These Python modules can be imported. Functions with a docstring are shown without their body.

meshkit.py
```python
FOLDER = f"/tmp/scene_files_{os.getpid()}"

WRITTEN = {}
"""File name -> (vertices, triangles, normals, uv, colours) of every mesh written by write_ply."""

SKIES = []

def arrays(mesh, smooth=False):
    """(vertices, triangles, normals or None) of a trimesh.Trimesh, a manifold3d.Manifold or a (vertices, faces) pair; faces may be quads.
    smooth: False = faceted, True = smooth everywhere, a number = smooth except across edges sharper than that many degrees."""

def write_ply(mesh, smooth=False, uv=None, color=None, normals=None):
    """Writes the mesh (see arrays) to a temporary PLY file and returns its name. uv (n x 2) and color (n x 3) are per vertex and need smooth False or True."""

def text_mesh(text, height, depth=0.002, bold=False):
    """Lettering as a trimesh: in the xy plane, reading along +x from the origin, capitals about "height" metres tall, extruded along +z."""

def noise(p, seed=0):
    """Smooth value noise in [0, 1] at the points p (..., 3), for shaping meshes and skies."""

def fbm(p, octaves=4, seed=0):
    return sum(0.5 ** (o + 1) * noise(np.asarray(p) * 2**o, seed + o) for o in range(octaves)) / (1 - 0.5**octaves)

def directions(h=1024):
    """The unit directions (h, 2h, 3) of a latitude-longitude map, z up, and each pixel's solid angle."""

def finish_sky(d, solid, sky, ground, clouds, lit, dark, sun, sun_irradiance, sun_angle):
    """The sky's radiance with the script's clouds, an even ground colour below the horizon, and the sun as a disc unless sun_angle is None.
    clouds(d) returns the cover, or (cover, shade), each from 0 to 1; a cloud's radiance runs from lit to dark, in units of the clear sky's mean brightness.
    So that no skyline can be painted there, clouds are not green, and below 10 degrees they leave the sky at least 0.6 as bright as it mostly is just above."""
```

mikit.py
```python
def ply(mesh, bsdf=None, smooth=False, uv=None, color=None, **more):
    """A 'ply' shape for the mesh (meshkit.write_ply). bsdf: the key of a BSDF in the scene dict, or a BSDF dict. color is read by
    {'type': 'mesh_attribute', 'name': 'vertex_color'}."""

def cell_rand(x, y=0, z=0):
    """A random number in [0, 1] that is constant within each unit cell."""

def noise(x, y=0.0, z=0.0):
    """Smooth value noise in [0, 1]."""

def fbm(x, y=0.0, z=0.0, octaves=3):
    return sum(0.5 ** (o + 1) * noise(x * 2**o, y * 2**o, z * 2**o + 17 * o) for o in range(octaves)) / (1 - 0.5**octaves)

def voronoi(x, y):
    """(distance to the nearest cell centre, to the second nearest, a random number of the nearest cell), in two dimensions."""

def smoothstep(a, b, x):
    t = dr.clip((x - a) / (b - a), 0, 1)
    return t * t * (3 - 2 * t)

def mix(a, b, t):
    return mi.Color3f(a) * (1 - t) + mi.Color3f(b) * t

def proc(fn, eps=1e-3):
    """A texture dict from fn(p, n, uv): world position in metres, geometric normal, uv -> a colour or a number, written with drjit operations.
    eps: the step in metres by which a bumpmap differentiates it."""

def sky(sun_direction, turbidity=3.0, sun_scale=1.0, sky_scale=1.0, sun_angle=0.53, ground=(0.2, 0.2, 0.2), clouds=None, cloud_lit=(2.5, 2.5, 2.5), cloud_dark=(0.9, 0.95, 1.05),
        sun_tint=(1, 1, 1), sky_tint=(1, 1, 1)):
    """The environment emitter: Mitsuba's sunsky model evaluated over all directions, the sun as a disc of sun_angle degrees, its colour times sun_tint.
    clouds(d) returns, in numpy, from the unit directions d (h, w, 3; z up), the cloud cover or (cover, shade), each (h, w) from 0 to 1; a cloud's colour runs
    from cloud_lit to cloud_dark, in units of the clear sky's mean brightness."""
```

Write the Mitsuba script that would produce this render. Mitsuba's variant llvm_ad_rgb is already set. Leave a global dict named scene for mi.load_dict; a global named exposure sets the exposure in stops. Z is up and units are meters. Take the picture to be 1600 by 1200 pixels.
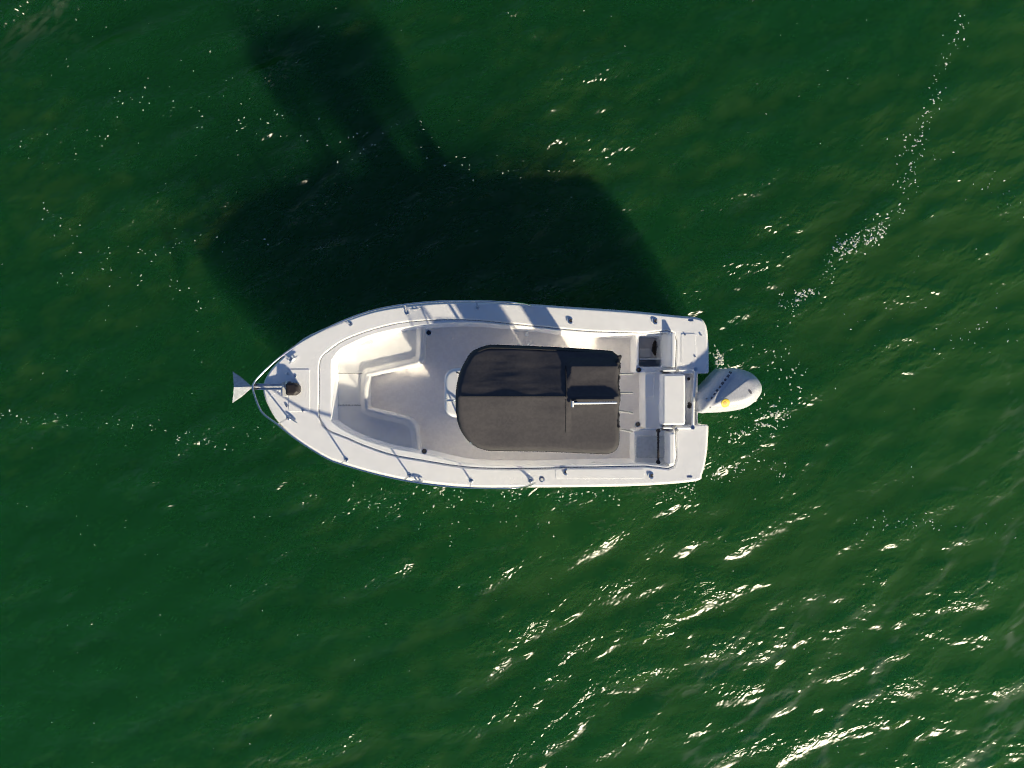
import math
import numpy as np
import trimesh
import mapbox_earcut
from scipy.ndimage import map_coordinates
from scipy.spatial import Delaunay, cKDTree
from shapely.geometry import Polygon, LineString, Point, box as sbox
from shapely import contains_xy, points as shp_points, distance as shp_distance
from shapely.geometry.polygon import orient
import drjit as dr
import mitsuba as mi
import mikit
import meshkit

T = mi.ScalarTransform4f
scene, labels = {}, {}

# ------------------------------------------------------------------ camera, sun and sky, exposure
CAM_H, FOV = 12.9, 68.0
scene['camera'] = {'type': 'perspective', 'fov': FOV, 'fov_axis': 'x', 'near_clip': 0.1, 'far_clip': 600.0,
                   'to_world': T().look_at(origin=[0, 0, CAM_H], target=[0, 0, 0], up=[0, 1, 0])}
SUN_EL, SUN_X, SUN_Y = math.radians(22.4), 0.53, -0.848
scene['sky'] = mikit.sky([SUN_X * math.cos(SUN_EL), SUN_Y * math.cos(SUN_EL), math.sin(SUN_EL)], turbidity=2.5,
                         sun_angle=1.8, sun_tint=(0.88, 1.03, 1.27), sky_scale=0.52, sky_tint=(0.90, 0.93, 1.22))
exposure = 2.48

# ------------------------------------------------------------------ materials


def rgb(*v):
    return {'type': 'rgb', 'value': list(v) if len(v) == 3 else [v[0]] * 3}


def mat(name, color, rough=0.5, bump=None, **more):
    d = {'type': 'principled', 'base_color': color if isinstance(color, dict) else rgb(*color), 'roughness': rough, 'specular': 0.5, **more}
    if bump:
        d = {'type': 'bumpmap', 'arbitrary': bump, 'scale': 1.0, 'bsdf': d}
    scene[name] = {'type': 'twosided', 'bsdf': d}


def speckle(a, b, f, lo=0.35, hi=0.65):
    return mikit.proc(lambda p, n, uv: mikit.mix(a, b, mikit.smoothstep(lo, hi, mikit.fbm(p.x * f, p.y * f, p.z * f, octaves=3))))


mat('gelcoat', speckle((0.84, 0.835, 0.82), (0.82, 0.815, 0.80), 9.0), 0.28)
mat('seat_moulding', speckle((0.72, 0.715, 0.70), (0.68, 0.675, 0.66), 9.0), 0.35)
mat('gelcoat_cream', (0.78, 0.75, 0.66), 0.35)
mat('nonskid', speckle((0.83, 0.785, 0.745), (0.78, 0.735, 0.70), 24.0), 0.75,
    mikit.proc(lambda p, n, uv: 0.0015 * mikit.noise(p.x * 90, p.y * 90)))
mat('pad_grey', speckle((0.55, 0.57, 0.58), (0.49, 0.51, 0.52), 30.0), 0.8)
mat('canvas', speckle((0.060, 0.055, 0.058), (0.050, 0.046, 0.049), 40.0), 0.85,
    mikit.proc(lambda p, n, uv: 0.004 * mikit.fbm(p.x * 2.5, p.y * 11, p.z * 4, octaves=3)), sheen=0.4)
mat('canvas_trim', (0.018, 0.018, 0.021), 0.8)
mat('steel', (0.72, 0.73, 0.74), 0.16, metallic=1.0)
mat('galvanised', speckle((0.50, 0.51, 0.53), (0.40, 0.41, 0.43), 40.0), 0.42, metallic=0.2)
mat('black_plastic', (0.025, 0.022, 0.022), 0.45)
mat('brown_black', (0.022, 0.017, 0.017), 0.55)
mat('white_plastic', (0.8, 0.8, 0.79), 0.35)
mat('seam_grey', (0.30, 0.30, 0.29), 0.7)
mat('cowl_silver', speckle((0.53, 0.535, 0.55), (0.49, 0.495, 0.51), 60.0), 0.3, clearcoat=0.8)
mat('decal_dark', (0.10, 0.10, 0.12), 0.5)
mat('decal_yellow', (0.80, 0.62, 0.06), 0.5)
mat('decal_orange', (0.70, 0.36, 0.06), 0.5)
mat('dark_glass', (0.05, 0.09, 0.11), 0.06)
mat('gear_dark', speckle((0.02, 0.02, 0.022), (0.07, 0.045, 0.03), 16.0), 0.8)
mat('rub_grey', (0.62, 0.62, 0.58), 0.5)
mat('foam_white', (0.64, 0.65, 0.56), 0.6)

# ------------------------------------------------------------------ places and mesh helpers
FOCAL = 800.0 / math.tan(math.radians(FOV / 2))


def sheer(x):
    """Height of the gunwale: it rises towards the bow (-x)."""
    return 1.15 + 0.018 * x


def at(u, v, z):
    """A survey mark of the drone picture (1600 x 1200) at the known height z, in metres; z None: on the gunwale."""
    if z is None:
        z = 1.15
        for _ in range(6):
            z = sheer((u - 800.0) / FOCAL * (CAM_H - z))
    s = (CAM_H - z) / FOCAL
    return np.array([(u - 800.0) * s, (600.0 - v) * s, z])


def xy(pts, z):
    return np.array([at(u, v, z)[:2] for u, v in pts])


def smooth_path(p, n=8, closed=False):
    """Catmull-Rom through the points."""
    p = np.asarray(p, float)
    m = len(p)
    out = []
    for i in range(m if closed else m - 1):
        a, b, c, d = (p[(i + k) % m] if closed else p[min(max(i + k, 0), m - 1)] for k in (-1, 0, 1, 2))
        for t in np.arange(n) / n:
            out.append(0.5 * (2 * b + (c - a) * t + (2 * a - 5 * b + 4 * c - d) * t * t + (3 * b - a - 3 * c + d) * t ** 3))
    if not closed:
        out.append(p[-1])
    return np.array(out)


def rounded(pts, r, z):
    """Polygon with rounded corners."""
    p = Polygon(xy(pts, z))
    return p.buffer(-r, join_style=2).buffer(r, quad_segs=5)


def rings_of(poly, step=0.06):
    poly = orient(poly.segmentize(step) if step else poly)
    return [np.array(r.coords)[:-1] for r in (poly.exterior, *poly.interiors)]


def resample(p, n):
    d = np.concatenate([[0], np.cumsum(np.linalg.norm(np.diff(np.vstack([p, p[:1]]), axis=0), axis=1))])
    s = np.arange(n) / n * d[-1]
    q = np.vstack([p, p[:1]])
    return np.column_stack([np.interp(s, d, q[:, 0]), np.interp(s, d, q[:, 1])])


def inset(ring, d):
    """Moves a ring's vertices by d to the left of its run (inwards for an exterior)."""
    e = np.roll(ring, -1, 0) - ring
    e /= np.linalg.norm(e, axis=1, keepdims=True) + 1e-12
    n = np.stack([-e[:, 1], e[:, 0]], 1)
    a, b = np.roll(n, 1, 0), n
    m = a + b
    m /= np.maximum((m * m).sum(1, keepdims=True), 0.5) / 2
    return ring + m * d


def height(z, p):
    return np.array([z(x, y) for x, y in p]) if callable(z) else np.full(len(p), float(z))


def slab(poly, z0, z1, r=0.012, seg=3, step=0.06):
    """The polygon between two heights (numbers or functions of x, y), its top edges rounded."""
    if poly.geom_type != 'Polygon':
        return trimesh.util.concatenate([slab(g, z0, z1, r, seg, step) for g in poly.geoms])
    V, F, base = [], [], 0
    tops, bottoms = [], []
    for ring in rings_of(poly, step):
        n = len(ring)
        a, b = height(z0, ring), height(z1, ring)
        layers = [np.column_stack([ring, a])]
        for k in range(seg + 1):
            t = k / seg * math.pi / 2
            layers.append(np.column_stack([inset(ring, r * (1 - math.cos(t))), b - r + r * math.sin(t)]))
        i = np.arange(n)
        j = (i + 1) % n
        for k in range(len(layers) - 1):
            o, q = base + k * n, base + (k + 1) * n
            F += [np.stack([o + i, o + j, q + j], 1), np.stack([o + i, q + j, q + i], 1)]
        bottoms.append((ring, base + i))
        tops.append((layers[-1][:, :2], base + (len(layers) - 1) * n + i))
        V += layers
        base += n * len(layers)
    for group, flip in ((tops, False), (bottoms, True)):
        pts = np.vstack([g[0] for g in group]).astype(np.float64)
        ids = np.concatenate([g[1] for g in group])
        f = mapbox_earcut.triangulate_float64(pts, np.cumsum([len(g[0]) for g in group]).astype(np.uint32)).reshape(-1, 3)
        p = pts[f]
        area = (p[:, 1, 0] - p[:, 0, 0]) * (p[:, 2, 1] - p[:, 0, 1]) - (p[:, 1, 1] - p[:, 0, 1]) * (p[:, 2, 0] - p[:, 0, 0])
        f[(area < 0) != flip] = f[(area < 0) != flip][:, ::-1]
        F.append(ids[f])
    return trimesh.Trimesh(np.vstack(V), np.vstack(F), process=False)


def sheet(poly, zfun, bottom, res=0.03, seed=0):
    """A solid over the polygon with a free-form top zfun(x, y) (arrays) and a bottom (number, or thickness if negative)."""
    ring = np.array(orient(poly.segmentize(res)).exterior.coords)[:-1]
    x0, y0, x1, y1 = poly.bounds
    gx, gy = np.meshgrid(np.arange(x0, x1, res), np.arange(y0, y1, res * 0.87))
    gx = gx + (np.arange(gx.shape[0]) % 2)[:, None] * res / 2
    inner = np.column_stack([gx.ravel(), gy.ravel()])
    near = poly.buffer(-res * 0.45)
    inner = inner[contains_xy(near, inner[:, 0], inner[:, 1])]
    p = np.vstack([ring, inner])
    f = Delaunay(p).simplices
    c = p[f].mean(1)
    f = f[contains_xy(poly, c[:, 0], c[:, 1])]
    q = p[f]
    area = (q[:, 1, 0] - q[:, 0, 0]) * (q[:, 2, 1] - q[:, 0, 1]) - (q[:, 1, 1] - q[:, 0, 1]) * (q[:, 2, 0] - q[:, 0, 0])
    f = f[np.abs(area) > 1e-9]
    area = area[np.abs(area) > 1e-9]
    f[area < 0] = f[area < 0][:, ::-1]
    z = zfun(p[:, 0], p[:, 1])
    zb = z + bottom if bottom < 0 else np.full(len(p), bottom)
    n, m = len(p), len(ring)
    i = np.arange(m)
    j = (i + 1) % m
    F = np.vstack([f, f[:, ::-1] + n, np.stack([i + n, j + n, j], 1), np.stack([i + n, j, i], 1)])
    return trimesh.Trimesh(np.vstack([np.column_stack([p, z]), np.column_stack([p, zb])]), F, process=False)


def tube(path, r, sides=10, flat=None):
    """A round tube along the points; r a number or one per point."""
    p = np.asarray(path, float)
    r = np.full(len(p), r) if np.isscalar(r) else np.asarray(r)
    t = np.gradient(p, axis=0)
    t /= np.linalg.norm(t, axis=1, keepdims=True) + 1e-12
    ref = np.array([0, 0, 1.0]) if abs(t[0, 2]) < 0.9 else np.array([1.0, 0, 0])
    V = []
    for k in range(len(p)):
        a = np.cross(ref, t[k])
        if np.linalg.norm(a) < 1e-6:
            a = np.cross([0, 1.0, 0.1], t[k])
        a /= np.linalg.norm(a)
        b = np.cross(t[k], a)
        ref = b
        ang = np.arange(sides) / sides * 2 * math.pi
        V.append(p[k] + r[k] * (np.cos(ang)[:, None] * a + np.sin(ang)[:, None] * b))
    V = np.vstack(V + [p[:1], p[-1:]])
    F = []
    i = np.arange(sides)
    j = (i + 1) % sides
    for k in range(len(p) - 1):
        o, q = k * sides, (k + 1) * sides
        F += [np.stack([o + i, o + j, q + j], 1), np.stack([o + i, q + j, q + i], 1)]
    e = len(p) * sides
    F += [np.stack([j, i, i * 0 + e], 1), np.stack([e - sides + i, e - sides + j, i * 0 + e + 1], 1)]
    return trimesh.Trimesh(V, np.vstack(F), process=False)


def lathe(profile, centre, axis=(0, 0, 1), n=20):
    """Revolves (radius, height) pairs about the axis through the centre."""
    m = trimesh.creation.revolve(np.array(profile, float), sections=n)
    m.apply_transform(trimesh.geometry.align_vectors([0, 0, 1], np.asarray(axis, float) / np.linalg.norm(axis)))
    m.apply_translation(centre)
    return m


def join(*m):
    return trimesh.util.concatenate(list(m))


def block(u0, u1, v0, v1, z0, z1, r=0.015, corner=0.03):
    """A rounded block between survey marks of its top."""
    return slab(rounded([(u0, v0), (u1, v0), (u1, v1), (u0, v1)], corner, z1), z0, z1, r)


used = {}


def key_for(name):
    used[name] = used.get(name, 0) + 1
    return name if used[name] == 1 else f'{name}_{used[name] - 1:03d}'


def part(name, mesh, material, parent=None, smooth=38, label=None, **more):
    k = key_for(f'{parent}__{name}' if parent else name)
    scene[k] = {**mikit.ply(mesh, material, smooth=smooth), **more}
    if label:
        labels[k] = {'label': label}
    return k


# ------------------------------------------------------------------ plan of the hull's edge
EDGE = [(412, 607), (414, 595), (424, 578), (444, 557), (469, 534), (494, 520), (543, 500), (598, 484), (670, 475), (730, 473), (800, 475),
        (890, 481), (992, 488), (1055, 494.5), (1090, 498), (1101, 506), (1105, 525), (1106.5, 560), (1107, 625), (1105, 690), (1101.5, 720), (1096, 741), (1088, 750),
        (1027, 756), (945, 759), (816, 760), (752, 760), (697, 756.5), (640, 749), (587, 738), (532, 722), (504, 710), (464, 684.5), (434, 657), (419, 632), (413.5, 617)]
edge = smooth_path(xy(EDGE, None), 5, True)
hull_poly = Polygon(edge).buffer(0)
HULL_TREE = cKDTree(np.column_stack([(resample(edge, 600)[:, 0] + 0.25) * 0.92, resample(edge, 600)[:, 1] * 0.87]))

# ------------------------------------------------------------------ the water
N, D = 1536, 1 / 60
WAVE_K = np.fft.fftfreq(N, D) * 2 * np.pi
KX, KY = np.meshgrid(WAVE_K, WAVE_K)
KK = np.hypot(KX, KY) + 1e-9
KT = np.arctan2(KY, KX)


def waves(seed, length, width, angle, spread):
    f = np.fft.fft2(np.random.default_rng(seed).standard_normal((N, N)))
    a = np.exp(-0.5 * (np.log(KK * length / (2 * np.pi)) / width) ** 2) * np.abs(np.cos(KT - angle)) ** spread
    h = np.fft.ifft2(f * a).real
    return h / h.std()


RUN = math.radians(112)
swell = waves(39, 1.15, 0.45, RUN, 4)
chop = waves(207, 0.55, 0.35, RUN + 0.1, 3)
ripple = waves(3, 0.20, 0.40, RUN - 0.15, 2)
fine = waves(4, 0.075, 0.30, RUN, 1)
gust = waves(141, 5.0, 0.40, 0, 0)
rough_sea = np.clip(0.75 + 0.30 * gust, 0.45, 1.3) * np.clip(0.65 + 0.45 * swell, 0.3, 1.9)
crest = (np.exp(0.55 * chop) - 1.16) / 0.75
WAVES = 0.025 * swell + 0.0110 * crest * np.clip(0.8 + 0.4 * gust, 0.3, 1.5) + 0.0050 * ripple * rough_sea + 0.0024 * fine * rough_sea


def swell_at(x, y):
    return map_coordinates(chop, [(y / D) % N, (x / D) % N], order=1, mode='grid-wrap')


def wave_height(x, y):
    x, y = np.asarray(x, float), np.asarray(y, float)
    z = map_coordinates(WAVES, [(y / D) % N, (x / D) % N], order=1, mode='grid-wrap')
    d = HULL_TREE.query(np.column_stack([x.ravel(), y.ravel()]), distance_upper_bound=1.6)[0].reshape(x.shape)
    d = np.where(np.isfinite(d), d, 9.0)
    z = z + 0.007 * np.sin(2 * np.pi * d / 0.21 + 4.0 * swell_at(x, y)) * np.exp(-d / 0.45) * np.clip(0.6 + 0.5 * map_coordinates(gust, [(y / D * 3) % N, (x / D * 3) % N], order=1, mode='grid-wrap'), 0, 1.5)
    far = np.maximum(np.abs(x) - 9.6, np.abs(y) - 7.3)
    return z * np.clip(1 - far / 3, 0, 1)


def water_mesh(depth):
    def axis(lo, hi):
        g = [0.1]
        while sum(g) < 130:
            g.append(g[-1] * 1.35)
        o = np.cumsum(g)
        return np.concatenate([lo - o[::-1], np.arange(lo, hi + 1e-6, D), hi + o])
    gx, gy = np.meshgrid(axis(-9.6, 9.6), axis(-7.3, 7.3))
    z = wave_height(gx, gy)
    ny, nx = z.shape
    idx = np.arange(nx * ny).reshape(ny, nx)
    q = np.stack([idx[:-1, :-1], idx[:-1, 1:], idx[1:, 1:], idx[1:, :-1]], -1).reshape(-1, 4)
    V = np.stack([gx, gy, z], -1).reshape(-1, 3)
    rim = np.concatenate([idx[0, :-1], idx[:-1, -1], idx[-1, :0:-1], idx[:0:-1, 0]])
    low = V[rim].copy()
    low[:, 2] = -depth
    n0, m = len(V), len(rim)
    i = np.arange(m)
    j = (i + 1) % m
    F = np.vstack([q[:, [0, 1, 2]], q[:, [0, 2, 3]], np.stack([rim[i], n0 + i, rim[j]], 1), np.stack([rim[j], n0 + i, n0 + j], 1),
                   np.stack([n0 + j, n0 + i, np.full(m, n0 + m)], 1)])
    return trimesh.Trimesh(np.vstack([V, low, [[0, 0, -depth]]]), F, process=False)


scene['water_body'] = {'type': 'homogeneous', 'sigma_t': 0.8, 'albedo': rgb(0.045, 0.335, 0.10), 'phase': {'type': 'hg', 'g': 0.3}}


def light_tint(p):
    """Olive tint in torn patches that paint the light gradient across the water."""
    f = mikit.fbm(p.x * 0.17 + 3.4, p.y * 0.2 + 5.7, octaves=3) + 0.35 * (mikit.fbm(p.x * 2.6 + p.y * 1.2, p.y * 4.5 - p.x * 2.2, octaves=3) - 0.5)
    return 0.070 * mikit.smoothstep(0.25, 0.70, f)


def lace(p):
    """Cover of a thin pale tone drawn out into streaks along the crests."""
    a, b = p.x * 0.80 + p.y * 0.60, p.y * 0.80 - p.x * 0.60
    w = mikit.fbm(p.x * 0.9, p.y * 0.9, octaves=3)
    ridge = 1.0 - dr.abs(2.0 * mikit.noise(a * 0.45 + 0.8 * w, b * 1.5 + 1.2 * w, 3.3) - 1.0)
    ridge = mikit.smoothstep(0.84, 1.0, ridge) * mikit.smoothstep(0.56, 0.80, mikit.noise(p.x * 0.22 + 28.9, p.y * 0.22 + 30.4, 1.5))
    return 0.08 * ridge * mikit.smoothstep(0.25, 0.75, mikit.fbm(a * 5.0, b * 14.0, octaves=2))


SHEEN = 0.018
scene['water_surface'] = {'type': 'mask', 'opacity': mikit.proc(lambda p, n, uv: SHEEN + light_tint(p) + lace(p)), 'bsdf': {
    'type': 'blendbsdf', 'weight': mikit.proc(lambda p, n, uv: (light_tint(p) + lace(p)) / (SHEEN + light_tint(p) + lace(p))),
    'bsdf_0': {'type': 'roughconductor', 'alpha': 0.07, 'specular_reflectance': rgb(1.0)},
    'bsdf_1': {'type': 'diffuse', 'reflectance': mikit.proc(lambda p, n, uv: mikit.mix((0.19, 0.33, 0.075), (0.70, 0.72, 0.66), lace(p) / (lace(p) + light_tint(p) + 0.001)))}}}
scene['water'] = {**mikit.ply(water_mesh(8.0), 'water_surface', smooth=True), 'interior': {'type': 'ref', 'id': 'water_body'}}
labels['water'] = {'label': 'dark green sea water with small wind waves', 'kind': 'structure'}

# ------------------------------------------------------------------ the boat: hull and deck
B = 'motor_boat'
labels[B] = {'label': 'white open motor boat with a black canvas top floating on the green water', 'category': 'boat'}

L1 = [(498, 608), (498, 572), (502, 558), (512, 548.6), (538, 530.8), (587, 513), (642, 502), (725, 499), (807, 506), (890, 514.5), (942, 518), (1008, 519.5), (1054, 520),
      (1056, 575), (1056, 670), (1054, 729), (1008, 729), (900, 731), (800, 733), (725, 730), (656, 719), (612, 711), (568, 696), (543, 685), (510, 671), (498, 652)]
L2 = [(517, 608), (517, 569), (519, 561), (530, 547), (543.5, 539), (582, 522.5), (648, 509), (725, 503), (807, 509), (890, 518), (942, 521), (1008, 522), (1051, 523),
      (1052, 575), (1052, 670), (1051, 725), (1008, 725), (900, 726.5), (800, 728), (725, 724), (656, 708), (615, 701), (574, 689), (543.5, 676), (519, 660), (517, 649)]
open1 = Polygon(smooth_path(xy(L1, None), 3, True)).buffer(0)
open2 = Polygon(smooth_path(xy(L2, None), 3, True)).buffer(0)
well = rounded([(1062, 583.5), (1130, 583.5), (1130, 664), (1062, 664)], 0.03, None)


def gunwale(x, y):
    return sheer(x)


def gunwale_less(d):
    return lambda x, y: sheer(x) - d


TRANSOM = at(1091, 600, None)[0]


def hull_mesh():
    ring = resample(edge, 220)
    ring[:, 0] = np.minimum(ring[:, 0], TRANSOM)
    if Polygon(ring).exterior.is_ccw is False:
        ring = ring[::-1]
    stern, bow = ring[:, 0].max(), ring[:, 0].min()
    L = stern - bow
    yc = np.interp(ring[:, 0], [bow, stern], [at(412, 604, None)[1], at(1106, 624, None)[1]])
    rows = []
    for h, w, rake in ((1.0, 1.0, 0.0), (0.80, 0.975, 0.06), (0.35, 0.90, 0.30), (0.12, 0.86, 0.48), (0.0, 0.84, 0.55), (-0.18, 0.74, 0.75), (-0.32, 0.40, 1.0), (-0.42, 0.04, 1.2)):
        x = stern - (stern - ring[:, 0]) * (L - rake) / L
        y = yc + (ring[:, 1] - yc) * w
        top = sheer(ring[:, 0]) - 0.03
        rows.append(np.column_stack([x, y, h * top if h >= 0 else np.full(len(x), h)]))
    n = len(ring)
    i = np.arange(n)
    j = (i + 1) % n
    F = []
    for k in range(len(rows) - 1):
        o, q = k * n, (k + 1) * n
        F += [np.stack([q + i, q + j, o + j], 1), np.stack([q + i, o + j, o + i], 1)]
    V = np.vstack(rows + [[[stern * 0.5 + bow * 0.5, yc.mean(), -0.42]]])
    F.append(np.stack([(len(rows) - 1) * n + j, (len(rows) - 1) * n + i, i * 0 + len(V) - 1], 1))
    return trimesh.Trimesh(V, np.vstack(F), process=False)


hull = part('hull', hull_mesh(), 'gelcoat', B, smooth=50)
pods = hull_poly.buffer(-0.012).intersection(sbox(TRANSOM - 0.05, -9, 9, 9)).difference(well)
for g in pods.geoms:
    part('transom_pod', slab(g, 0.06, gunwale_less(0.05), 0.01), 'gelcoat', hull)
rub = hull_poly.buffer(0.022).difference(hull_poly.buffer(-0.01))
part('rub_rail', slab(rub.difference(well.buffer(0.02)), gunwale_less(0.09), gunwale_less(0.035), 0.015), 'gelcoat_cream', hull)
deck_poly = hull_poly.difference(open1).difference(well)
deck = part('deck', slab(deck_poly, gunwale_less(0.06), gunwale, 0.022, 4), 'gelcoat', B)
lip_poly = open1.buffer(-0.010).difference(open2)
part('coaming', slab(lip_poly, gunwale_less(0.10), gunwale_less(0.016), 0.008, 3), 'gelcoat', B)
part('groove_strip', slab(open1.buffer(0.004).difference(open1.buffer(-0.02)), gunwale_less(0.06), gunwale_less(0.035), 0.002, 1), 'seam_grey', B)


def wall_mesh(poly, ztop, zbot):
    ring = rings_of(poly, 0.06)[0]
    n = len(ring)
    i = np.arange(n)
    j = (i + 1) % n
    V = np.vstack([np.column_stack([ring, height(ztop, ring)]), np.column_stack([inset(ring, 0.02), np.full(n, zbot)])])
    return trimesh.Trimesh(V, np.vstack([np.stack([i, n + j, j], 1), np.stack([i, n + i, n + j], 1)]), process=False)


FLOOR = 0.44
part('inner_wall', wall_mesh(open2.buffer(0.004), gunwale_less(0.05), FLOOR - 0.01), 'gelcoat', B)
part('cockpit_floor', slab(open2.buffer(0.03), FLOOR - 0.05, FLOOR, 0.003, 1), 'nonskid', B)

# the recess of the foredeck with the anchor locker lid
lid = rounded([(451, 577), (484, 577), (484, 643), (451, 643)], 0.02, None)
part('locker_lid', slab(lid, gunwale_less(0.01), lambda x, y: sheer(x) + 0.009, 0.006, 2), 'gelcoat', deck)
for u, v in ((462.4, 587.7), (450.5, 584), (448.6, 634.4), (474, 642)):
    c = at(u, v, None)
    part('hinge', lathe([(0, 0.028), (0.014, 0.026), (0.02, 0.018), (0.022, 0.002), (0, 0.002)], c, n=14), 'steel', deck)

# side panels of the gunwales
for poly in ([(868, 733), (1007, 733), (1007, 747), (868, 748)],):
    part('side_panel', slab(rounded(poly, 0.03, None), gunwale_less(0.01), lambda x, y: sheer(x) + 0.006, 0.004, 2), 'gelcoat', deck)
# hatch of the stern corner
part('stern_hatch', slab(rounded([(1064, 521), (1087, 521), (1088, 569), (1064, 569)], 0.03, None), gunwale_less(0.01), lambda x, y: sheer(x) + 0.008, 0.006, 2), 'gelcoat', deck)
for u, v in ((1070, 523), (1095, 523.5), (1085.5, 557)):
    part('hatch_latch', lathe([(0, 0.022), (0.012, 0.02), (0.015, 0.004), (0, 0.004)], at(u, v, None), n=14), 'steel', deck)


# ------------------------------------------------------------------ bow seats, moulded as one U without cushions
SEAT_RIM, SEAT = 0.73, 0.64
front = [(663, 480), (663, 512), (662, 556), (658, 566), (650, 571.5), (585, 586.5), (576, 592), (575.5, 632), (581, 638), (629, 650), (642, 655), (651, 668), (656, 705), (656, 740)]
fr = smooth_path(xy(front, SEAT_RIM), 4)
right = np.array([[3.0, fr[-1][1]], [3.0, fr[0][1]]])
seat_poly = open2.buffer(0.012).difference(Polygon(np.vstack([fr, right])))
seat_poly = max(seat_poly.geoms, key=lambda g: g.area) if seat_poly.geom_type != 'Polygon' else seat_poly
seat_front = LineString(fr)


def seat_top(x, y):
    d = shp_distance(shp_points(x, y), seat_front)
    t = np.clip((d - 0.055) / 0.085, 0, 1)
    z = SEAT_RIM - (SEAT_RIM - SEAT) * t * t * (3 - 2 * t)
    return z - 0.03 * np.clip(1 - d / 0.035, 0, 1) ** 2


seat = part('bow_seat', sheet(seat_poly, seat_top, FLOOR - 0.02, 0.022), 'seat_moulding', B, smooth=45)
for v in (583.5, 633.0):
    part('seat_seam', slab(Polygon(np.vstack([xy([(519, v - 0.7), (576, v - 0.7)], SEAT), xy([(576, v + 0.7), (519, v + 0.7)], SEAT)])), SEAT - 0.02, SEAT + 0.005, 0.002, 1, None), 'seam_grey', seat)
part('hatch_shade', slab(rounded([(552, 536.5), (582, 531), (583.5, 536), (554, 542)], 0.012, SEAT), SEAT - 0.02, SEAT + 0.007, 0.005, 2), 'pad_grey', seat)  # grey colour stands in for the shade inside a recessed hatch opening


# ------------------------------------------------------------------ cup and rod holders, cleats, caps
def cup(u, v, z, r=0.045, tilt=(0, 0, 1)):
    c = at(u, v, z)
    k = part('cup_holder', lathe([(r * 0.78, 0.004), (r * 0.8, 0.010), (r, 0.009), (r * 1.02, 0.002), (r * 0.8, 0.001)], c, tilt, 22), 'steel', B)
    part('cup', lathe([(0.0, 0.005), (r * 0.80, 0.005), (r * 0.80, 0.002), (0, 0.002)], c, tilt, 22), 'black_plastic', k)


cup(670, 519.8, sheer(-1.3) - 0.02)
cup(663, 705, sheer(-1.3) - 0.02)
cup(998, 578, 0.97)
cup(996.5, 663, 0.92)


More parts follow.
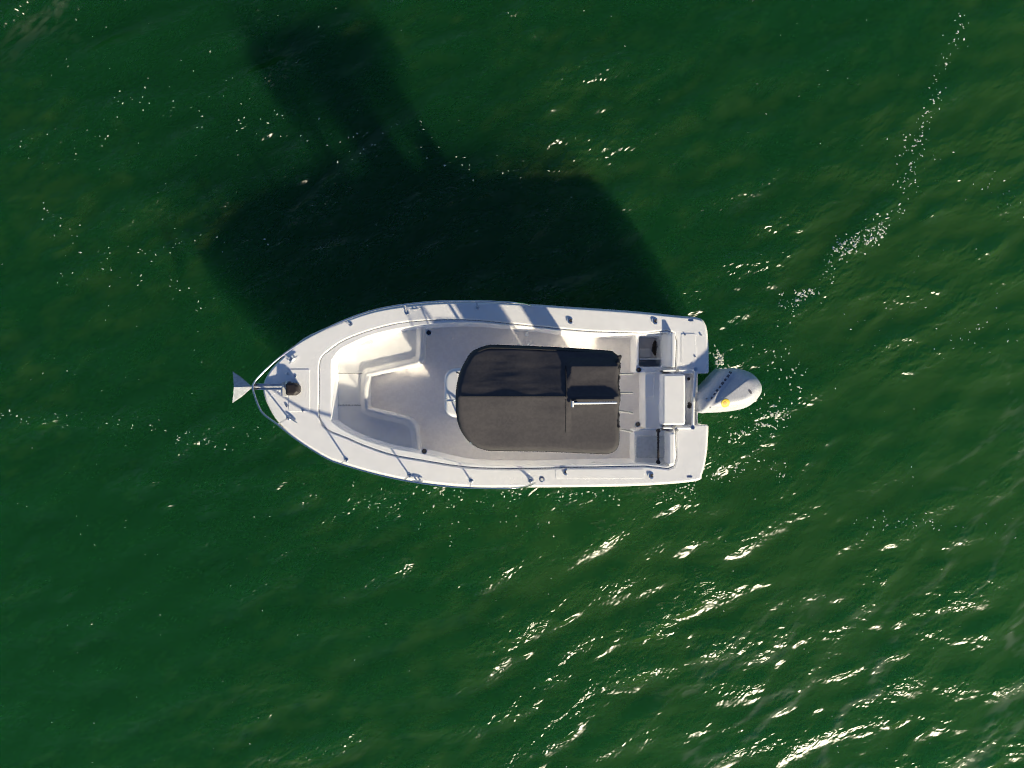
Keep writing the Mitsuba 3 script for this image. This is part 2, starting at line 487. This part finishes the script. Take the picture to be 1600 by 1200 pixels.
def rod_holder(u, v):
    c = at(u, v, None)
    ax = np.array([0.35, 0.0, 1.0])
    k = part('rod_holder', lathe([(0.030, -0.02), (0.030, 0.012), (0.052, 0.008), (0.055, -0.004), (0.03, -0.02)], c, ax, 22), 'steel', B)
    part('tube_liner', lathe([(0.0, 0.004), (0.031, 0.009), (0.031, -0.01), (0, -0.01)], c, ax, 22), 'black_plastic', k)


for u, v in ((891.4, 501), (1024, 501.7), (884.5, 737.4), (1018, 743)):
    rod_holder(u, v)
c = at(846.8, 749, None)
k = part('fuel_cap', lathe([(0, 0.012), (0.03, 0.012), (0.042, 0.006), (0.044, 0.001), (0, 0.001)], c, n=24), 'steel', B)
part('cap_insert', lathe([(0, 0.016), (0.022, 0.015), (0.024, 0.011), (0, 0.011)], c, n=20), 'rub_grey', k)


def cleat(u, v, angle):
    c = at(u, v, None)
    d = np.array([math.cos(angle), math.sin(angle), 0])
    p = [c + d * t * 0.09 + np.array([0, 0, 0.042 - 0.012 * abs(t) ** 3]) for t in np.linspace(-1, 1, 9)]
    k = part('cleat', tube(p, [0.006, 0.010, 0.011, 0.012, 0.012, 0.012, 0.011, 0.010, 0.006]), 'steel', B)
    for s in (-1, 1):
        part('cleat_foot', tube([c + d * s * 0.03, c + d * s * 0.028 + [0, 0, 0.045]], [0.014, 0.010]), 'steel', k)


for u, v, a in ((649, 482.5, 0.1), (654, 751, -0.05), (458, 655.5, -0.6), (459, 562, 0.75)):
    cleat(u, v, a)

for u, v in ((1076, 502), (1074, 743)):
    part('flush_cleat', slab(rounded([(u - 4, v - 1.6), (u + 4, v - 1.6), (u + 4, v + 1.6), (u - 4, v + 1.6)], 0.012, 1.05), gunwale_less(0.01), lambda x, y: sheer(x) + 0.006, 0.004, 2), 'steel', deck)

# ------------------------------------------------------------------ bow rail
RAIL = 0.36
rail_marks = [(830, 478.5, 0.02), (818, 474.5, 0.16), (795, 472.5, RAIL), (745, 470.5, RAIL), (670, 472, RAIL), (598, 481.5, RAIL), (543, 498.5, RAIL), (494, 521.5, RAIL), (464, 539, RAIL),
              (432, 562.5, RAIL), (404, 589, RAIL), (396, 600, RAIL), (395, 605, RAIL), (396, 612, RAIL), (408.5, 643, RAIL), (433.5, 663, RAIL), (464, 687, RAIL), (505, 713, RAIL),
              (532, 724.5, RAIL), (587, 740.5, RAIL), (640, 752, RAIL), (697, 759.5, RAIL), (752, 762.5, RAIL), (800, 762.5, RAIL), (822, 760, 0.17), (836, 754, 0.02)]
rail_pts = []
for u, v, h in rail_marks:
    g = at(u, v, None)
    g = at(u, v, sheer(g[0]) + h)
    rail_pts.append(g)
rail_path = smooth_path(rail_pts, 6)
rail = part('bow_rail', tube(rail_path, 0.0145, 10), 'steel', B, smooth=True)
rail_tree = cKDTree(rail_path)
for u, v in ((451, 653), (541, 718), (640, 742.5), (736, 750.8), (828.6, 751), (454, 561), (547.6, 506), (635.6, 488.5), (745.6, 480.5)):
    foot = at(u, v, None)
    top = rail_path[rail_tree.query(foot + [0, 0, RAIL])[1]]
    if u > 800:
        top = foot + np.array([0.0, -0.05, 0.19])
    st = part('stanchion', tube([foot, foot * 0.5 + top * 0.5, top], 0.0125), 'steel', rail, smooth=True)
    part('base_plate', lathe([(0, 0.012), (0.026, 0.012), (0.034, 0.006), (0.036, 0.0), (0, 0)], foot, n=16), 'steel', B)

# ------------------------------------------------------------------ anchor roller, windlass
zb = sheer(-4.0)
roller = part('anchor_roller', join(*[slab(Polygon(xy([(394, v), (440, v), (440, v + 1.6), (394, v + 1.6)], zb + 0.05)), zb - 0.005, zb + 0.06, 0.006) for v in (599.2, 607.8)],
                                    slab(Polygon(xy([(394, 599.5), (440, 599.5), (440, 609), (394, 609)], zb)), zb - 0.015, zb + 0.008, 0.003)), 'steel', B)
a0, a1 = at(398, 599.5, zb + 0.05), at(398, 609, zb + 0.05)
part('roller_wheel', tube([a0, a1], 0.035, 14), 'black_plastic', roller)
wl = part('windlass', slab(rounded([(446, 598), (460, 598), (466.5, 603), (466.5, 613), (460, 618), (446, 618)], 0.04, zb + 0.15), zb - 0.01, zb + 0.17, 0.045, 5), 'brown_black', B)
part('windlass_base', slab(rounded([(441.5, 596.5), (451, 596.5), (451, 619.5), (441.5, 619.5)], 0.02, zb), zb - 0.01, zb + 0.03, 0.01), 'rub_grey', wl)
g0, g1 = at(450, 596, zb + 0.1), at(450, 600, zb + 0.1)
part('gypsy', tube([g0, (g0 + g1) / 2, g1], [0.05, 0.035, 0.05], 16), 'steel', wl)

# ------------------------------------------------------------------ console, legs and canvas top
CON = 1.46
con_poly = rounded([(694, 577), (716, 575), (850, 577), (850, 652), (716, 653), (694, 650)], 0.17, CON)
console = part('console', slab(con_poly, FLOOR - 0.01, CON, 0.06, 6), 'gelcoat', B)
part('console_top', slab(rounded([(730, 581), (842, 581), (842, 647), (730, 647)], 0.08, CON), CON - 0.02, CON + 0.10, 0.05, 5), 'gelcoat', console)
scene['acrylic'] = {'type': 'thindielectric', 'int_ior': 1.49}
w0, w1 = xy([(714, 582), (714, 646)], CON), xy([(727, 586), (727, 642)], CON + 0.42)
ws = np.array([[*w0[0], CON], [*w0[1], CON], [*w1[1], CON + 0.42], [*w1[0], CON + 0.42]])
windscreen = part('windscreen', trimesh.Trimesh(ws, [[0, 1, 2], [0, 2, 3]], process=False), 'acrylic', console, smooth=False)
part('screen_frame', tube(np.vstack([ws, ws[:1]])[[1, 2, 3, 0]], 0.012, 8), 'black_plastic', windscreen, smooth=40)
part('grab_bar', tube(smooth_path([at(697, 625.5, CON), at(699, 625.5, CON + 0.05), at(708, 625.5, CON + 0.06), at(716, 625.5, CON + 0.01)], 6), 0.016), 'steel', console, smooth=True)
helm = slab(rounded([(880, 588), (925, 588), (925, 642), (880, 642)], 0.06, 1.2), FLOOR - 0.01, 1.2, 0.05, 4)
hs = part('helm_seat', helm, 'gelcoat', B)
part('backrest', slab(rounded([(918, 590), (928, 590), (928, 640), (918, 640)], 0.03, 1.8), 1.18, 2.05, 0.03, 4), 'gelcoat', hs)

CAN = 2.80
CANOPY = [(735, 551), (745.5, 544.5), (761, 539), (780, 538.6), (860, 541.5), (950, 547.5), (961, 550.5), (968, 557), (970, 566), (968.5, 580), (967, 600), (968, 620), (966.5, 640), (968, 660), (968.5, 690), (965, 702), (956, 708.5), (940, 710),
          (860, 706.5), (780, 705), (761, 704.5), (742, 697.5), (728, 685), (717.5, 666), (713.5, 645), (713, 625), (714, 604), (718, 584), (725, 567.5)]
can_poly = Polygon(smooth_path(xy(CANOPY, CAN), 4, True))
RIDGE = at(800, 619.5, 2.87)[1]
AFT = at(885, 600, CAN)[0]
can_line = can_poly.exterior


def canopy_top(x, y):
    d = y - RIDGE
    main = 2.89 - np.where(d > 0, 0.40 * d - 0.06 * d * d, -0.22 * d)
    deep = np.where(d > 0, 0.085 * (1 - np.exp(-np.maximum(d, 0) / 0.07)) - 0.03 * np.clip(d - 0.1, 0, 0.28), 0.0)
    up = np.clip((d - 0.40) / 0.12, 0, 1)
    aft = np.where(d > 0, 2.89 - deep * (1 - up) - up * (0.40 * d - 0.06 * d * d), main - 0.02 * np.sin(np.clip(-d / 0.6, 0, 1) * math.pi))
    t = np.clip((x - AFT) / 0.06, 0, 1)
    z = main * (1 - t) + aft * t
    p = np.stack([x * 1.7, y * 5.0, x * 0], -1)
    z = z + 0.018 * (meshkit.fbm(p, 3, 5) - 0.5) + 0.02 * np.cos(np.clip((x - (-0.6)) / 0.65, -1, 2) * math.pi * 2) * 0.25
    e = shp_distance(shp_points(x, y), can_line)
    s = np.clip(1 - e / 0.07, 0, 1)
    return z - 0.06 * (1 - np.sqrt(np.maximum(1 - s * s, 0)))


canopy = part('canopy', sheet(can_poly, canopy_top, -0.018, 0.018), 'canvas', B, smooth=50)


part('added_valance', slab(can_poly.buffer(-0.03).difference(can_poly.buffer(-0.045)), CAN - 0.38, CAN - 0.13, 0.003, 1), 'canvas_trim', canopy)  # unseen strip under the rim, added to deepen the canopy shadow


def on_canopy(u, v, lift=0.0):
    p = at(u, v, CAN + 0.05)
    p[2] = float(canopy_top(np.array([p[0]]), np.array([p[1]]))[0]) + lift
    return p


part('edge_binding', tube(np.array([[x, y, z] for (x, y), z in zip(*(lambda q: (q, canopy_top(q[:, 0], q[:, 1]) - 0.01))(np.array(can_poly.exterior.coords)))]), 0.010, 8), 'canvas_trim', canopy, smooth=True)
part('ridge_seam', tube([on_canopy(u, 619.2, -0.003) for u in np.linspace(722, 885, 30)], 0.006, 6), 'canvas_trim', canopy, smooth=True)
part('cross_seam', tube([on_canopy(884.5, v, 0.004) for v in np.linspace(571, 620, 20)], 0.008, 6), 'canvas_trim', canopy, smooth=True)
part('cross_seam', tube([on_canopy(884, v, 0.001) for v in np.linspace(624, 676, 20)], 0.005, 6), 'canvas_trim', canopy, smooth=True)
rng = np.random.default_rng(7)
for v0, v1, w in ((555, 576, 0.034), (588, 605, 0.018), (608, 628, 0.022), (646, 668, 0.018)):
    p = [at(966.5 + rng.uniform(-1.5, 1.5), v, CAN - 0.02) for v in np.linspace(v0, v1, 7)]
    part('rolled_flap', tube(smooth_path(p, 4), w * (0.8 + 0.2 * np.sin(np.arange(25) * 0.6)), 9), 'canvas_trim', canopy, smooth=True)
eb = rounded([(785, 592), (860, 592), (860, 648), (785, 648)], 0.05, CAN - 0.3)
part('shadow_tower', slab(rounded([(812, 594), (860, 594), (860, 646), (812, 646)], 0.06, 2.3), CON + 0.08, 2.32, 0.04), 'white_plastic', B)  # unseen block added to fill the shadow between canopy and hull
box_ = part('shadow_box', slab(eb, CAN - 0.42, CAN - 0.10, 0.03), 'white_plastic', B)  # added out of sight below the canvas to thicken its shadow
k = part('folded_light_pole', tube([on_canopy(896, 630, 0.055), on_canopy(963, 629, 0.055)], 0.015, 12), 'white_plastic', B, smooth=40)
part('end_cap', tube([on_canopy(894, 630, 0.055) + [0, -0.05, 0], on_canopy(894, 630, 0.055) + [0, 0.03, 0]], 0.018, 12), 'white_plastic', k, smooth=40)
part('pole_foot', tube([on_canopy(898, 627, -0.01), on_canopy(898, 628, 0.05)], 0.03, 12), 'black_plastic', k, smooth=40)

for u, v, u2 in ((765, 575, 752), (800, 664, 770), (905, 572, 915), (905, 664, 915)):
    foot = at(u, v, FLOOR)
    top = at(u2, 560 if v < 600 else 690, CAN - 0.08)
    top[2] = float(canopy_top(top[:1], top[1:2])[0]) - 0.03
    part('canopy_leg', tube(smooth_path([foot, foot * 0.6 + top * 0.4 + [0, 0, 0.1], top], 8), 0.024, 12), 'steel', B, smooth=True)
for u in (735, 820, 885, 955):
    part('canopy_bow', tube([on_canopy(u, v, -0.04) for v in np.linspace(556, 694, 14)], 0.018, 8), 'steel', B, smooth=True)
for v0, v1, u0 in ((584.5, 584, 976), (614.2, 614, 976), (642, 645.5, 966), (670.5, 675, 966)):
    part('rocket_holder', tube([at(u0 - 12, v0, 2.60), at(u0, v0, 2.58), at(988.5, v1, 2.50)], 0.013, 10), 'seam_grey', B, smooth=40)
for u, v, z in ((823.5, 522, FLOOR), (827, 537, FLOOR)):
    part('deck_light', lathe([(0, 0.03), (0.02, 0.026), (0.035, 0.006), (0.036, 0), (0, 0)], at(u, v, z), n=16), 'white_plastic', B)
part('step_light', block(924, 942.5, 722.5, 727.5, 0.86, 0.89, 0.004, 0.008), 'seam_grey', B)

# ------------------------------------------------------------------ stern: locker, bench, jump seat
Z = 0.96
lk = rounded([(993, 521), (1056, 521), (1056, 577), (1006, 582), (993, 582)], 0.03, Z)
hole = rounded([(998.5, 525), (1034, 525), (1034, 573), (998.5, 573)], 0.03, Z)
locker = part('stern_locker', slab(lk.difference(hole), FLOOR - 0.01, Z, 0.015), 'gelcoat', B)
part('locker_divider', slab(Polygon(xy([(999, 560), (1034, 560), (1034, 561.5), (999, 561.5)], Z - 0.04)), FLOOR, Z - 0.04, 0.004), 'pad_grey', locker)
l0, l1 = at(1034.5, 521.5, Z), at(1034.5, 574, Z)
lp = Polygon(xy([(1035, 522), (1040.5, 522), (1040.5, 573.5), (1035, 573.5)], Z))
m = slab(lp, Z - 0.01, Z + 0.34, 0.015)
sh = np.eye(4)
sh[0, 2] = 0.22
m.apply_translation([0, 0, -Z])
m.apply_transform(sh)
m.apply_translation([0, 0, Z])
part('locker_door', m, 'gelcoat', locker, label='open locker lid standing upright')

bench = part('stern_bench', block(1007.5, 1034, 579, 671, FLOOR - 0.01, 0.96, 0.03, 0.05), 'gelcoat', B)
part('backrest', block(1035.5, 1071, 584, 664.5, FLOOR, 1.25, 0.035, 0.04), 'gelcoat', bench, label='white padded bench back between the stern corners')
part('bench_step', block(1007.5, 1022, 583, 620, 0.94, 1.0, 0.02, 0.04), 'gelcoat', bench)
part('hinge_tube', tube([at(1033.6, 581, 1.05), at(1033.6, 669, 1.05)], 0.012), 'steel', bench, smooth=True)

js = rounded([(991, 672), (1043, 672), (1043, 726), (991, 726)], 0.03, 0.90)
jump = part('jump_seat', slab(js, FLOOR - 0.01, 0.90, 0.02), 'gelcoat', B)
part('cushion', block(993.5, 1040, 681, 715.5, 0.89, 0.94, 0.02, 0.03), 'pad_grey', jump, label='grey pad of the jump seat')
part('backrest', block(1044.5, 1055, 676, 727, FLOOR, sheer(2.4) + 0.06, 0.03, 0.03), 'gelcoat', jump)
sp0, sp1 = at(1028.5, 673, 1.1), at(1028.5, 722, 1.1)
strap = part('seat_strut', tube([sp0, sp1], 0.017, 10), 'brown_black', B, smooth=40)
for q in (sp0, sp1):
    part('strut_end', lathe([(0, 0.03), (0.03, 0.028), (0.034, -0.02), (0, -0.03)], q, n=14), 'black_plastic', strap)
part('grab_rail', tube(smooth_path([at(996, 671, 0.9), at(998, 671, 1.02), at(1012, 671, 1.04), at(1032, 671, 1.04), at(1034, 671, 0.9)], 5), 0.012), 'steel', B, smooth=True)

# splash well with its tube rail
part('splash_well', slab(rounded([(1068, 578), (1091, 578), (1091, 668), (1068, 668)], 0.02, 1.0), 0.05, 1.0, 0.02), 'gelcoat', B)
part('well_drain', lathe([(0, 0.012), (0.03, 0.01), (0.034, 0.0), (0, 0)], at(1077, 635, 1.0), n=16), 'black_plastic', B)
part('well_drain', lathe([(0, 0.012), (0.022, 0.01), (0.026, 0.0), (0, 0)], at(1076, 592, 1.0), n=16), 'black_plastic', B)
gate = part('transom_rail', tube([at(1087, 578, 1.22), at(1083.5, 623, 1.26), at(1082.5, 667, 1.22)], 0.022, 12), 'white_plastic', B, smooth=40)
part('rail_joint', tube([at(1083.8, 620.5, 1.26), at(1083.3, 628, 1.26)], 0.034, 14), 'rub_grey', gate, smooth=40)
part('rail_socket', tube([at(1087, 577, 1.12), at(1087, 577, 1.25)], 0.03, 14), 'steel', gate, smooth=40)
part('rail_socket', tube([at(1082.5, 668, 1.12), at(1082.5, 668, 1.25)], 0.03, 14), 'steel', gate, smooth=40)
part('crossbar', tube([at(1036, 579, 1.21), at(1086, 578, 1.21)], 0.016, 10), 'white_plastic', B, smooth=40)
part('crossbar', tube([at(1036, 668.5, 1.21), at(1084, 668, 1.21)], 0.016, 10), 'white_plastic', B, smooth=40)
for u, v in ((1058, 578.8), (1051.5, 667.5), (1057, 672)):
    part('bar_bracket', lathe([(0, 0.05), (0.022, 0.045), (0.024, -0.03), (0, -0.03)], at(u, v, 1.20), n=12), 'seam_grey', B)

# ------------------------------------------------------------------ things on the boat
A = 'anchor'
labels[A] = {'label': 'silver plough anchor hanging in the roller at the bow tip', 'category': 'anchor'}
za = zb + 0.02
tipc, up_t, lo_t, ax_ = at(365.5, 604.8, za + 0.07), at(363.5, 580.5, za - 0.12), at(363.0, 629.5, za - 0.12), at(394, 605, za + 0.06)
e1, e2 = at(377, 589.5, za - 0.09), at(377, 620, za - 0.09)


def plate(pts, t):
    pts = np.array(pts)
    return trimesh.convex.convex_hull(np.vstack([pts, pts - [0, 0, t]]))


part('fluke', plate([ax_, tipc, up_t, e1], 0.02), 'galvanised', A, smooth=False)
part('fluke', plate([ax_, tipc, lo_t, e2], 0.02), 'galvanised', A, smooth=False)
part('shank', tube(smooth_path([at(379, 604.8, za + 0.065), at(396, 604.3, za + 0.05), at(420, 603.6, zb + 0.055), at(441, 603.4, zb + 0.075)], 6), 0.019, 8), 'galvanised', A, smooth=40)
part('shackle', tube(smooth_path([at(440, 601.5, zb + 0.08), at(444, 603.4, zb + 0.09), at(440, 605.5, zb + 0.08)], 6), 0.010, 8), 'steel', A, smooth=True)

G = 'gear_bundle'
gp = rounded([(1022, 532), (1033, 530), (1033, 557), (1024, 556), (1019, 548)], 0.04, 0.5)
labels[G] = {'label': 'dark bundle of gear lying in the open locker at the stern', 'category': 'gear'}
part('bundle', sheet(gp, lambda x, y: 0.40 + 0.14 * np.sqrt(np.clip(shp_distance(shp_points(x, y), gp.exterior) / 0.10, 0, 1)) + 0.05 * meshkit.fbm(np.stack([x * 9, y * 9, x * 0], -1), 3, 3), FLOOR, 0.012), 'gear_dark', G, smooth=True)
part('strap', tube(smooth_path([at(1021, 548, 0.50), at(1025, 543, 0.60), at(1030, 540, 0.60), at(1032, 534, 0.52)], 6), 0.008), 'brown_black', G, smooth=True)
C = 'storage_box'
labels[C] = {'label': 'small white box inside the open stern locker beside the dark bundle', 'category': 'box'}
bx = rounded([(999.5, 545), (1016, 545), (1016, 558.5), (999.5, 558.5)], 0.012, 0.45)
part('box_body', slab(bx, FLOOR, 0.44, 0.006), 'white_plastic', C)
part('lid', slab(bx.buffer(0.006), 0.442, 0.475, 0.008), 'white_plastic', C)

# ------------------------------------------------------------------ outboard motor
O = 'outboard_motor'
labels[O] = {'label': 'silver outboard motor with a yellow sticker, turned aside behind the stern of the boat', 'category': 'outboard motor'}
ZC = 1.18
COWL = [(1089, 634), (1088, 621), (1094, 612), (1109, 597.5), (1118, 587.5), (1128, 578), (1138, 575.5), (1152, 575), (1166, 578), (1178, 584), (1187, 594), (1191.5, 605), (1189, 617), (1179, 629.5), (1162, 639.5), (1135, 644), (1110, 645.5), (1094, 645)]
cowl_poly = Polygon(smooth_path(xy(COWL, ZC + 0.1), 4, True))
cA, cB = xy([(1119, 630), (1174, 587)], ZC + 0.25)
cd = (cB - cA) / np.linalg.norm(cB - cA)
cn = np.array([-cd[1], cd[0]])


def cowl_top(x, y):
    d = shp_distance(shp_points(x, y), cowl_poly.exterior)
    R = 0.20
    q = np.clip(d / R, 0, 1)
    z = ZC + 0.30 * np.sqrt(np.maximum(1 - (1 - q) ** 2, 0))
    px, py = x - cA[0], y - cA[1]
    t = px * cd[0] + py * cd[1]
    s = px * cn[0] + py * cn[1]
    w = np.clip(0.03 + 0.26 * t, 0.03, 0.21)
    f = np.clip(s / w, 0, 1)
    drop = 0.80 * w * f
    drop = drop + 0.50 * np.clip(s - w - 0.055, 0, 1)
    drop = drop * np.clip((t + 0.25) / 0.25, 0, 1) * q
    return z - drop + 0.05 * np.clip(t, 0, 0.6) * q


cowl = part('cowling', sheet(cowl_poly, cowl_top, 0.78, 0.018), 'cowl_silver', O, smooth=50)


def on_cowl(u, v, lift=0.003):
    p = at(u, v, ZC + 0.25)
    p[2] = float(cowl_top(np.array([p[0]]), np.array([p[1]]))[0]) + lift
    return p


def patch(pts, material, name, parent, label=None):
    """A thin decal that follows the cowling."""
    poly = Polygon(np.array([at(u, v, ZC + 0.25)[:2] for u, v in pts]))
    return part(name, sheet(poly, lambda x, y: cowl_top(x, y) + 0.004, -0.006, 0.012), material, parent, 50, label)


def disc(u, v, r, n=18):
    return [(u + r * math.cos(a), v + r * math.sin(a)) for a in np.arange(n) / n * 2 * math.pi]


ye = patch(disc(1132.4, 629.8, 6.8), 'decal_yellow', 'sticker', cowl, 'round yellow sticker')
part('sticker_centre', sheet(Polygon(np.array([at(u, v, ZC + 0.25)[:2] for u, v in disc(1131.6, 630.3, 3.0)])), lambda x, y: cowl_top(x, y) + 0.007, -0.006, 0.012), 'decal_orange', O, 50)
rng = np.random.default_rng(11)
for k in range(8):
    f = k / 7
    u, v = 1111.5 + 31.5 * f, 621.5 - 39.5 * f
    du, dv = 31.5 / 50.5, -39.5 / 50.5
    l, w = rng.uniform(1.7, 2.6), rng.uniform(1.0, 1.5) + 0.5 * f
    patch([(u - du * l - dv * w * -1, v - dv * l + du * w * -1), (u + du * l - dv * w * -1, v + dv * l + du * w * -1), (u + du * l + dv * w * -1, v + dv * l - du * w * -1), (u - du * l + dv * w * -1, v - dv * l - du * w * -1)],
          'decal_dark', 'lettering', cowl)
patch([(1168, 608), (1171.5, 611), (1173, 615.5), (1170, 615), (1167, 611)], 'decal_dark', 'emblem', cowl)
part('skirt', slab(cowl_poly.buffer(-0.03), 0.62, 0.84, 0.01), 'cowl_silver', O)
leg_poly = Polygon(xy([(1096, 618), (1135, 606), (1150, 609), (1135, 622), (1098, 632)], 0.4)).buffer(0.02)
part('leg', slab(leg_poly, -0.45, 0.7, 0.02), 'cowl_silver', O)
part('cavitation_plate', slab(leg_poly.buffer(0.10), -0.30, -0.28, 0.004), 'cowl_silver', O)
hubc = np.array([*at(1138, 612, 0)[:2], -0.62])
ax3 = np.array([0.97, 0.24, 0])
part('gearcase', tube([hubc - ax3 * 0.3, hubc - ax3 * 0.22, hubc, hubc + ax3 * 0.2], [0.01, 0.05, 0.06, 0.04], 14), 'cowl_silver', O, smooth=True)
prop = part('propeller', tube([hubc + ax3 * 0.2, hubc + ax3 * 0.32], 0.045, 14), 'black_plastic', O, smooth=40)
for a in (0.3, 2.4, 4.5):
    s = np.array([-ax3[1], ax3[0], 0]) * math.cos(a) + np.array([0, 0, 1]) * math.sin(a)
    w = np.cross(ax3, s)
    b = hubc + ax3 * 0.26
    part('blade', plate([b + s * 0.04 + w * 0.03, b + s * 0.17 + w * 0.08 + ax3 * 0.04, b + s * 0.19 - w * 0.03, b + s * 0.05 - w * 0.04 - ax3 * 0.04], 0.008), 'black_plastic', prop, smooth=False)
part('bracket', join(slab(Polygon(xy([(1086, 611), (1100, 607), (1102, 612), (1086, 616)], 0.6)), 0.1, 0.72, 0.01), slab(Polygon(xy([(1086, 633), (1100, 630), (1102, 636), (1086, 638)], 0.6)), 0.1, 0.72, 0.01)), 'black_plastic', O)
part('cowl_latch', tube([on_cowl(1104, 622, 0.0), on_cowl(1110, 637, 0.0)], 0.012, 8), 'decal_dark', O, smooth=40)
part('tilt_ram', tube([at(1090, 606, 0.55), at(1106, 600, 0.62)], 0.022), 'black_plastic', O, smooth=40)
part('cable_hose', tube(smooth_path([at(1076, 630, 1.01), at(1083, 634, 1.07), at(1091, 637, 1.0), at(1098, 634, 0.74)], 6), 0.02), 'black_plastic', O, smooth=True)

# ------------------------------------------------------------------ foam flecks drifting in lines
rng = np.random.default_rng(21)


def fleck_marks():
    out = []

    def line(marks, n, spread, size=(0.7, 2.4)):
        p = smooth_path(np.array(marks, float), 12)
        for q in p[rng.integers(0, len(p), n)]:
            out.append((*(q + rng.normal(0, 1, 2) * spread), rng.uniform(*size) ** 1.0))
    line([(1225, 478), (1268, 455), (1308, 396), (1352, 372), (1400, 330), (1420, 262), (1442, 190), (1470, 120), (1500, 30)], 280, 9, (0.8, 2.6))
    line([(1312, 394), (1330, 380), (1365, 372), (1372, 352)], 90, 9, (1.2, 3.8))
    line([(1245, 462), (1270, 456)], 24, 6, (1.6, 4.4))
    line([(1380, 240), (1470, 260), (1560, 310), (1600, 290)], 36, 22)
    line([(10, 205), (110, 245), (180, 165), (265, 165), (350, 190), (440, 190), (500, 215), (560, 220), (640, 210), (740, 262), (850, 262)], 120, 16)
    line([(0, 652), (70, 650), (140, 660), (230, 665), (280, 682), (335, 685), (405, 680)], 60, 6)
    line([(60, 330), (140, 395), (235, 382), (290, 375), (410, 385)], 46, 14)
    line([(95, 430), (200, 425), (270, 440), (330, 490)], 30, 14)
    line([(1195, 545), (1225, 560), (1240, 600), (1222, 640), (1206, 655), (1190, 640)], 90, 14, (1.0, 3.0))
    line([(1120, 690), (1150, 680), (1190, 665), (1215, 640)], 60, 5, (1.2, 3.8))
    line([(1110, 745), (1140, 740), (1180, 715), (1230, 740)], 60, 10)
    line([(640, 770), (720, 775), (820, 768), (900, 775), (1000, 775), (1090, 765)], 120, 9, (0.8, 2.8))
    line([(560, 770), (620, 800), (720, 810), (850, 820)], 50, 14)
    line([(1330, 830), (1400, 815), (1480, 820), (1600, 832)], 46, 7)
    line([(1330, 505), (1420, 515), (1520, 520), (1600, 510)], 40, 20)
    line([(1112, 548), (1124, 560), (1122, 575), (1114, 588)], 70, 4, (1.0, 3.6))  # pale flecks standing in for the sunlit hull reflected beside the transom
    for _ in range(330):
        out.append((rng.uniform(0, 1600), rng.uniform(0, 1200), rng.uniform(0.7, 1.7)))
    return out


ico = trimesh.creation.icosphere(subdivisions=1)
FV, FF = [], []
for u, v, s in fleck_marks():
    p = at(u, v, 0.0)
    r = s * 0.45 * CAM_H / FOCAL
    w = ico.vertices * (1 + 0.35 * rng.standard_normal((len(ico.vertices), 1)))
    w = w * [r * rng.uniform(0.7, 2.0), r * rng.uniform(0.5, 1.1), min(0.35 * r, 0.008)]
    a = rng.uniform(0, 3.14)
    w = np.column_stack([w[:, 0] * math.cos(a) - w[:, 1] * math.sin(a), w[:, 0] * math.sin(a) + w[:, 1] * math.cos(a), w[:, 2]])
    FF.append(ico.faces + len(ico.vertices) * len(FV))
    FV.append(w + [p[0], p[1], float(wave_height(p[:1], p[1:2])[0]) + 0.002])
scene['foam'] = mikit.ply(trimesh.Trimesh(np.vstack(FV), np.vstack(FF), process=False), 'foam_white', smooth=True)
labels['foam'] = {'label': 'white foam flecks drifting in loose lines on the green water', 'category': 'foam', 'kind': 'stuff'}
